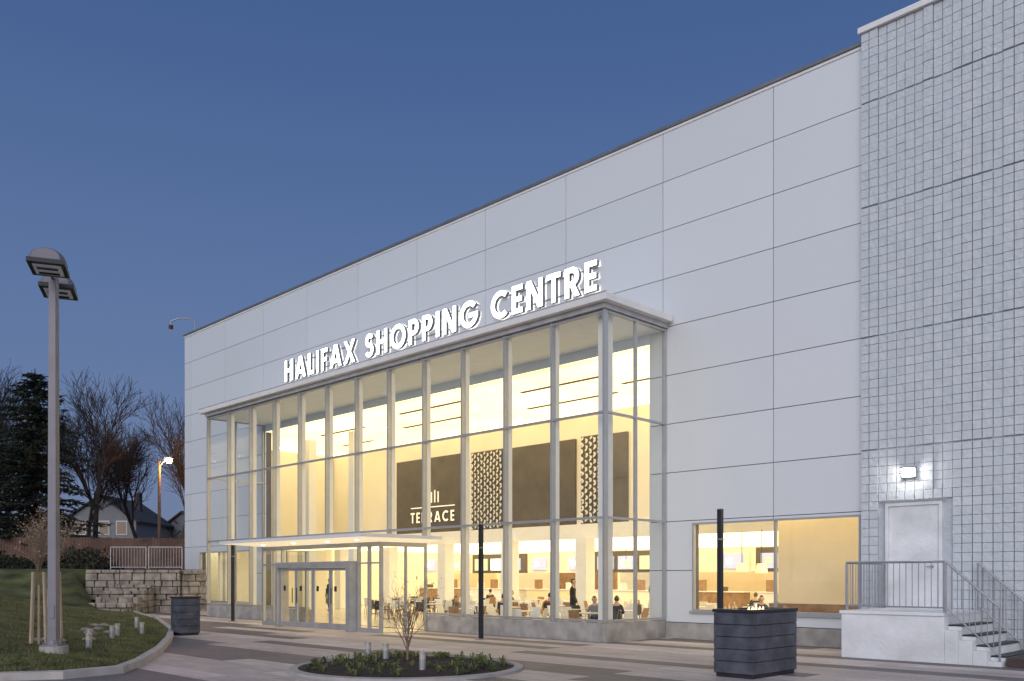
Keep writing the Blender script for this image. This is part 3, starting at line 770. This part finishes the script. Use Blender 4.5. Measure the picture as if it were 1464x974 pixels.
# ------------------------------------------------------------------ trees
bark=mat('bark',(0.035,0.03,0.028),0.9,var=.3)
def bare_tree(name,loc,H,seed,spread=0.55,mt=None,r0=None,depth=5,kids=4,parent_obj=True):
    rnd=random.Random(seed); w=MB(name,[mt or bark]); 
    def br(p,d_,L,r,dep):
        n_=3; q=p
        for i in range(n_):
            d2=(d_+Vector((rnd.uniform(-1,1),rnd.uniform(-1,1),rnd.uniform(-.3,.8)))*.16).normalized()
            q2=q+d2*L/n_; ra=max(.012,r*(1-.35*i/n_)); rb=max(.012,r*(1-.35*(i+1)/n_))
            w.tube(q,q2,ra,rb,6 if dep>3 else (4 if dep>1 else 3),0,False); 
            if dep>0 and i>=(1 if dep==depth else 0):
                for _ in range(kids//2 if i<n_-1 else kids//2+1):
                    az=rnd.uniform(0,6.28); o_=d2.orthogonal().normalized(); o_.rotate(Matrix.Rotation(az,3,d2))
                    br(q2,(d2+o_*rnd.uniform(.5,1.0)*spread*1.6).normalized(),L*rnd.uniform(.5,.72),rb*.6,dep-1)
            q=q2; d_=d2
    br(Vector((0,0,0)),Vector((0,0,1)),H*.42,r0 or H*.015,depth)
    return w.obj(loc=loc)
for nme,a,dd,H,sd in(('bare_tree',-29.2,62,15.0,1),('bare_tree',-25.0,66,13,2),('bare_tree',-37.5,66,16,3),('bare_tree',-31.5,76,14,4),('bare_tree',-27.6,84,15,6),('bare_tree',-46,76,17,5),('bare_tree',-34.5,72,13,8)):
    bare_tree(nme,R(a,dd,2.1),H,sd,.42,depth=4,kids=4)
def conifer(loc,H,Rr,seed):
    rnd=random.Random(seed); w=MB('conifer_tree',[bark,mat('needles',(0.012,0.022,0.014),0.9,var=.5,scale=.8)])
    w.tube((0,0,0),(0,0,H),.25,.03,8,0,False)
    z=.8
    while z<H-.2:
        L=Rr*(1-z/H)**.6*rnd.uniform(.75,1.15); nb=10
        for i in range(nb):
            t=rnd.uniform(0,6.28); Lb=L*rnd.uniform(.5,1.2); c=Vector((math.cos(t),math.sin(t),0)); p0=Vector((0,0,z+rnd.uniform(-.15,.15)))
            tip=p0+c*Lb+Vector((0,0,.25*Lb*.3-rnd.uniform(.1,.3)*Lb)); w.tube(p0,tip,.035,.01,3,0,False)
            m_=int(6+Lb*6)
            for k in range(m_):
                f=(k+rnd.random())/m_; q=p0.lerp(tip,f); 
                for _ in range(3):
                    v1=Vector((rnd.uniform(-1,1),rnd.uniform(-1,1),rnd.uniform(-.8,.3))).normalized()*rnd.uniform(.25,.5)+c*.12; sd_=v1.cross(Vector((rnd.random(),rnd.random(),rnd.random()))).normalized()*.075
                    w.add([q-sd_,q+sd_,q+v1],[(0,1,2)],1)
        z+=.40
    return w.obj(loc=loc)
conifer(R(-32.2,60,2.1),13.7,5.6,1)
conifer(R(-37.5,63,2.1),9.5,4.6,2)
# shrub mass
w=MB('distant_trees',[mat('shrub_dark',(0.02,0.022,0.016),0.95,var=.5)])
rnd=random.Random(9)
for _ in range(9000):
    a=rnd.uniform(-110,-30); dd=rnd.uniform(95,120); hh=3.2+1.5*math.sin(a*.3)+1.2*math.sin(a*.83+1); z=2+rnd.random()**.7*hh
    p=R(a,dd,z); v1=Vector((rnd.uniform(-1,1),rnd.uniform(-1,1),rnd.uniform(-1,1)))*.8; v2=Vector((rnd.uniform(-1,1),rnd.uniform(-1,1),rnd.uniform(-1,1)))*.8
    w.add([p,p+v1,p+v2],[(0,1,2)])
w.obj()
w=MB('hedge',[mat('hedge_leaf',(0.022,0.028,0.014),0.9,var=.5)])
for _ in range(13000):
    a=rnd.uniform(-42,-20.8); dd=rnd.uniform(45.2,47.7); hh=.8+.45*math.sin(a*1.3)+.25*math.sin(a*3.1); z=2.1+rnd.random()*hh
    p=R(a,dd,z); v1=Vector((rnd.uniform(-1,1),rnd.uniform(-1,1),rnd.uniform(-1,1)))*.16; v2=Vector((rnd.uniform(-1,1),rnd.uniform(-1,1),rnd.uniform(-1,1)))*.16
    w.add([p,p+v1,p+v2],[(0,1,2)])
w.obj()
# house
def house(a,dd,W,Dp,Hw,Hr,col,rot):
    e=empty('clapboard_house',R(a,dd,2.1),rot)
    w=MB('house_body',[mat('clapboard',col,.7,var=.06),mat('shingles',(.06,.06,.065),.9),M['white'],emis('window_dim',(1,.7,.35),.12,(.08,.08,.1))])
    w.box(-W/2,W/2,-Dp/2,Dp/2,0,Hw,0)
    vs=[(-W/2,-Dp/2,Hw),(W/2,-Dp/2,Hw),(0,-Dp/2,Hw+Hr),(-W/2,Dp/2,Hw),(W/2,Dp/2,Hw),(0,Dp/2,Hw+Hr)]
    w.add(vs,[(0,1,2),(5,4,3)],0)
    for s_ in(-1,1):
        x=s_*(W/2+.35); z=Hw-.35*Hr/(W/2)
        w.add([(0,-Dp/2-.3,Hw+Hr+.02),(x,-Dp/2-.3,z+.02),(x,Dp/2+.3,z+.02),(0,Dp/2+.3,Hw+Hr+.02),(0,-Dp/2-.3,Hw+Hr+.2),(x,-Dp/2-.3,z+.2),(x,Dp/2+.3,z+.2),(0,Dp/2+.3,Hw+Hr+.2)],
          [(0,1,2,3),(4,7,6,5),(0,4,5,1),(1,5,6,2),(2,6,7,3)],1)
    w.box(W*.2,W*.2+.6,0,.6,Hw,Hw+Hr+.8,1)
    for x in(-W*.28,W*.05,W*.3):
        for z in(1.2,3.9):
            if z+1.2<Hw: w.box(x-.55,x+.55,-Dp/2-.06,-Dp/2-.002,z-.1,z+1.3,2); w.box(x-.45,x+.45,-Dp/2-.09,-Dp/2-.062,z,z+1.2,3)
    w.obj(e)
house(-40.5,92,7,9,5.2,2.4,(.24,.25,.27),rad(45))
house(-33.6,100,8,9,4.4,2.2,(.18,.19,.22),rad(20))
# sodium lamp
SL=empty('sodium_street_lamp',R(-24.2,61,2.1),rad(45))
w=MB('lamp_post',[mat('old_pole',(.10,.07,.05),.9),M['galv'],emis('sodium_glow',(1,.50,.16),60)])
w.tube((0,0,0),(0,0,7.6),.13,.09,10,0); w.tube((0,0,7.2),(.55,-.2,7.75),.035,.03,8,1)
w.obox((.7,-.2,0),(1,0,0),(0,1,0),.5,.24,7.70,7.83,1); w.tube((.74,-.2,7.7),(.74,-.2,7.45),.24,.14,12,2)
w.obj(SL)
L=bpy.data.lights.new('sodium_lamp','POINT'); L.energy=900; L.color=(1,.45,.12); L.shadow_soft_size=.1
o=bpy.data.objects.new('sodium_lamp',L); scene.collection.objects.link(o); o.location=(.74,-.2,7.3); o.parent=SL

# ------------------------------------------------------------------ round planting bed
bc=R(-1.95,16.6)
PB=empty('round_planting_bed',bc)
w=MB('kerb_ring_and_soil',[mat('ring_concrete',(.38,.36,.34),.8,bump=.3),mat('mulch',(.035,.024,.018),.95,var=.5,scale=14,bump=1.0,bscale=50)])
N=64; r0,r1=2.0,2.16
for i in range(N):
    t=2*math.pi*i/N; c,s_=math.cos(t),math.sin(t)
    for rr,z in((r1,0.0),(r1,.05),(r0,.06),(r0,.0)): w.v.append((rr*c,rr*s_,z))
for i in range(N):
    for j in range(3): w.f.append([i*4+j,((i+1)%N)*4+j,((i+1)%N)*4+j+1,i*4+j+1]); w.mi.append(0); w.tone.append(.5)
rings=[(r0,.03),(1.7,.08),(1.2,.12),(.6,.15),(.05,.16)]
o_=len(w.v); rnd=random.Random(4)
for rr,z in rings:
    for i in range(N):
        t=2*math.pi*i/N; w.v.append((rr*math.cos(t),rr*math.sin(t),z+rnd.uniform(-.015,.015)))
for k in range(len(rings)-1):
    for i in range(N): w.f.append([o_+k*N+i,o_+k*N+(i+1)%N,o_+(k+1)*N+(i+1)%N,o_+(k+1)*N+i]); w.mi.append(1); w.tone.append(.5)
w.obj(PB)
w=MB('perennial_leaves',[mat('strap_leaf',(.05,.08,.022),.6,var=.5,scale=3,col2=(.14,.16,.05))])
for _ in range(135):
    rr=1.9*math.sqrt(rnd.uniform(.12,1)); t0=rnd.uniform(0,6.28); p=Vector((rr*math.cos(t0),rr*math.sin(t0),.03+.12*(1-rr/2)))
    for k in range(rnd.randint(6,14)):
        t=rnd.uniform(0,6.28); c=Vector((math.cos(t),math.sin(t),0)); sd_=Vector((-c.y,c.x,0))*.013; h=rnd.uniform(.05,.16); o1=p+c*.05+Vector((0,0,h)); o2=p+c*rnd.uniform(.1,.2)+Vector((0,0,h*rnd.uniform(.4,1)))
        w.add([p-sd_*.6,p+sd_*.6,o1+sd_,o1-sd_,o2],[(0,1,2,3),(3,2,4)])
w.obj(PB)
twig=mat('young_bark',(.22,.15,.11),.8,var=.2)
def shrub(name,loc,H,seed,leaf=True,n0=7,mt=None):
    rnd=random.Random(seed); w=MB(name,[mt or twig,mat('buds_'+name,(.30,.20,.13),.8,var=.4,col2=(.4,.3,.2))])
    w.tube((0,0,0),(0,0,H*.3),.025,.02,8,0,False)
    def br(p,d_,L,r,dep):
        q=p
        for i in range(3):
            d_=(d_+Vector((rnd.uniform(-1,1),rnd.uniform(-1,1),rnd.uniform(0,.6)))*.15).normalized(); q2=q+d_*L/3; w.tube(q,q2,r,r*.8,4,0,False); r*=.8
            if dep>0:
                for _ in range(2):
                    o_=d_.orthogonal().normalized(); o_.rotate(Matrix.Rotation(rnd.uniform(0,6.28),3,d_)); br(q2,(d_+o_*.7).normalized(),L*.55,r*.6,dep-1)
            elif leaf and rnd.random()<.6:
                v1=Vector((rnd.uniform(-1,1),rnd.uniform(-1,1),rnd.uniform(-1,1)))*.03;v2=Vector((rnd.uniform(-1,1),rnd.uniform(-1,1),rnd.uniform(-1,1)))*.03; w.add([q2,q2+v1,q2+v2],[(0,1,2)],1)
            q=q2
    for i in range(n0):
        t=6.28*i/n0+rnd.uniform(-.3,.3); z=H*rnd.uniform(.12,.3); br(Vector((0,0,z)),Vector((math.cos(t)*.4,math.sin(t)*.4,1)).normalized(),H*.6,.011,2)
    return w.obj(loc=loc)
shrub('young_tree',bc+Vector((0,0,.14)),1.3,2)
# small trees on the lawn w/ stakes
def stakes(a,dd):
    z=lawn_h(a,dd); e=empty('tree_stakes',R(a,dd,z-.03)); w=MB('stakes_wood',[mat('pale_stake',(.42,.33,.24),.8,var=.2)])
    for k in range(4):
        t=k*1.57+.4; w.tube((.2*math.cos(t),.2*math.sin(t),0),(.14*math.cos(t),.14*math.sin(t),1.55),.03,.028,8)
    w.tube((0,0,0),(0,0,1.7),.03,.02,8); w.obj(e)
stakes(-9.9,18.6); stakes(-10.6,20.6)
shrub('sapling',R(-9.9,18.6,lawn_h(-9.9,18.6)+1.25),1.3,8,True,12)
shrub('sapling',R(-10.6,20.6,lawn_h(-10.6,20.6)+1.35),1.2,9,True,11)
# path lights
pl=MB('path_light',[M['galv'],mat('lamp_shade',(.5,.46,.38),.5)])
pl.tube((0,0,0),(0,0,.2),.06,.06,12,0); pl.tube((0,0,.2),(0,0,.3),.055,.055,12,1); pl.tube((0,0,.3),(0,0,.33),.075,.06,12,0)
po=pl.obj(loc=R(-2.8,17.3,.1)+Vector((0,0,.02)))
def inst2(o,p):
    q=bpy.data.objects.new(o.name.split('.')[0],o.data); scene.collection.objects.link(q); q.location=p
inst2(po,R(-2.4,16.9,.12)); inst2(po,R(-1.55,15.4,.09))
for a,dd in((-9.6,20.2),(-9.9,22.0),(-10.3,23.2),(-10.2,24.5),(-11.4,27),(-9.0,18.9)): inst2(po,R(a,dd,lawn_h(a,dd)-.01))
# landscape rocks
w=MB('landscape_rocks',[stone])
rnd=random.Random(21)
for _ in range(12):
    dd=rnd.uniform(18.5,27); a=kerb_a(dd)-rnd.uniform(1.0,2.6); s_=rnd.uniform(.08,.17); p=R(a,dd,lawn_h(a,dd))
    bm=bmesh.new(); bmesh.ops.create_icosphere(bm,subdivisions=2,radius=s_)
    vs=[(v.co*rnd.uniform(.88,1.08)) for v in bm.verts]; vs=[(p.x+v.x*1.3,p.y+v.y,p.z+v.z*.5) for v in vs]; w.add(vs,[[v.index for v in f.verts] for f in bm.faces]); bm.free()
w.obj()

# ------------------------------------------------------------------ dusk sky, afterglow sun
W=bpy.data.worlds.new('World'); scene.world=W; W.use_nodes=True
n=W.node_tree.nodes; l=W.node_tree.links; bg=n['Background']
SUN_AZ=150.0; SUN_EL=4.0
sky=n.new('ShaderNodeTexSky'); sky.sky_type='NISHITA'; sky.sun_disc=False; sky.sun_elevation=rad(SUN_EL); sky.sun_rotation=rad(SUN_AZ)
sky.air_density=1.2; sky.dust_density=0.6; sky.ozone_density=3.0
tc=n.new('ShaderNodeTexCoord'); sp=n.new('ShaderNodeSeparateXYZ'); l.new(tc.outputs['Generated'],sp.inputs[0])
cr=n.new('ShaderNodeValToRGB'); l.new(sp.outputs['Z'],cr.inputs[0])
es=cr.color_ramp.elements; es[0].position=0.0; es[0].color=(.14,.18,.31,1); es[1].position=1.0; es[1].color=(.030,.075,.21,1)
for ps,c in((.12,(.130,.185,.345)),(.30,(.098,.158,.325)),(.52,(.055,.108,.268))):
    e=es.new(ps); e.color=(*c,1)
dt=n.new('ShaderNodeVectorMath'); dt.operation='DOT_PRODUCT'; l.new(tc.outputs['Generated'],dt.inputs[0])
gd=Vector((math.sin(rad(SUN_AZ)),math.cos(rad(SUN_AZ)),.22)).normalized(); dt.inputs[1].default_value=gd
mxm=n.new('ShaderNodeMath'); mxm.operation='MAXIMUM'; mxm.inputs[1].default_value=0; l.new(dt.outputs['Value'],mxm.inputs[0])
pw=n.new('ShaderNodeMath'); pw.operation='POWER'; pw.inputs[1].default_value=2.0; l.new(mxm.outputs[0],pw.inputs[0])
glow=n.new('ShaderNodeVectorMath'); glow.operation='SCALE'; glow.inputs[0].default_value=(1.10,1.03,1.02); l.new(pw.outputs[0],glow.inputs['Scale'])
ns=n.new('ShaderNodeVectorMath'); ns.operation='SCALE'; ns.inputs['Scale'].default_value=0.015; l.new(sky.outputs[0],ns.inputs[0])
a1=n.new('ShaderNodeVectorMath'); l.new(cr.outputs[0],a1.inputs[0]); l.new(glow.outputs[0],a1.inputs[1])
a2=n.new('ShaderNodeVectorMath'); l.new(a1.outputs[0],a2.inputs[0]); l.new(ns.outputs[0],a2.inputs[1])
l.new(a2.outputs[0],bg.inputs['Color']); bg.inputs['Strength'].default_value=1.0
L=bpy.data.lights.new('sun','SUN'); L.energy=0.95; L.angle=rad(40); L.color=(1.0,0.97,0.95)
o=bpy.data.objects.new('sun',L); scene.collection.objects.link(o)
dv=Vector((math.sin(rad(SUN_AZ))*math.cos(rad(SUN_EL+14)),math.cos(rad(SUN_AZ))*math.cos(rad(SUN_EL+14)),math.sin(rad(SUN_EL+14))))
o.rotation_euler=dv.to_track_quat('Z','Y').to_euler(); o.location=(10,-20,20)

# ------------------------------------------------------------------ camera
cd=bpy.data.cameras.new('camera'); cam=bpy.data.objects.new('camera',cd); scene.collection.objects.link(cam)
cam.location=(0,0,1.7); cam.rotation_euler=(rad(90),0,rad(45)); cd.sensor_width=36; cd.lens=36*1271/1464; cd.shift_y=339/1464
cd.clip_end=2000; scene.camera=cam
scene.view_settings.view_transform='Standard'; scene.view_settings.look='None'; scene.view_settings.exposure=0
print('objects',len(scene.objects))
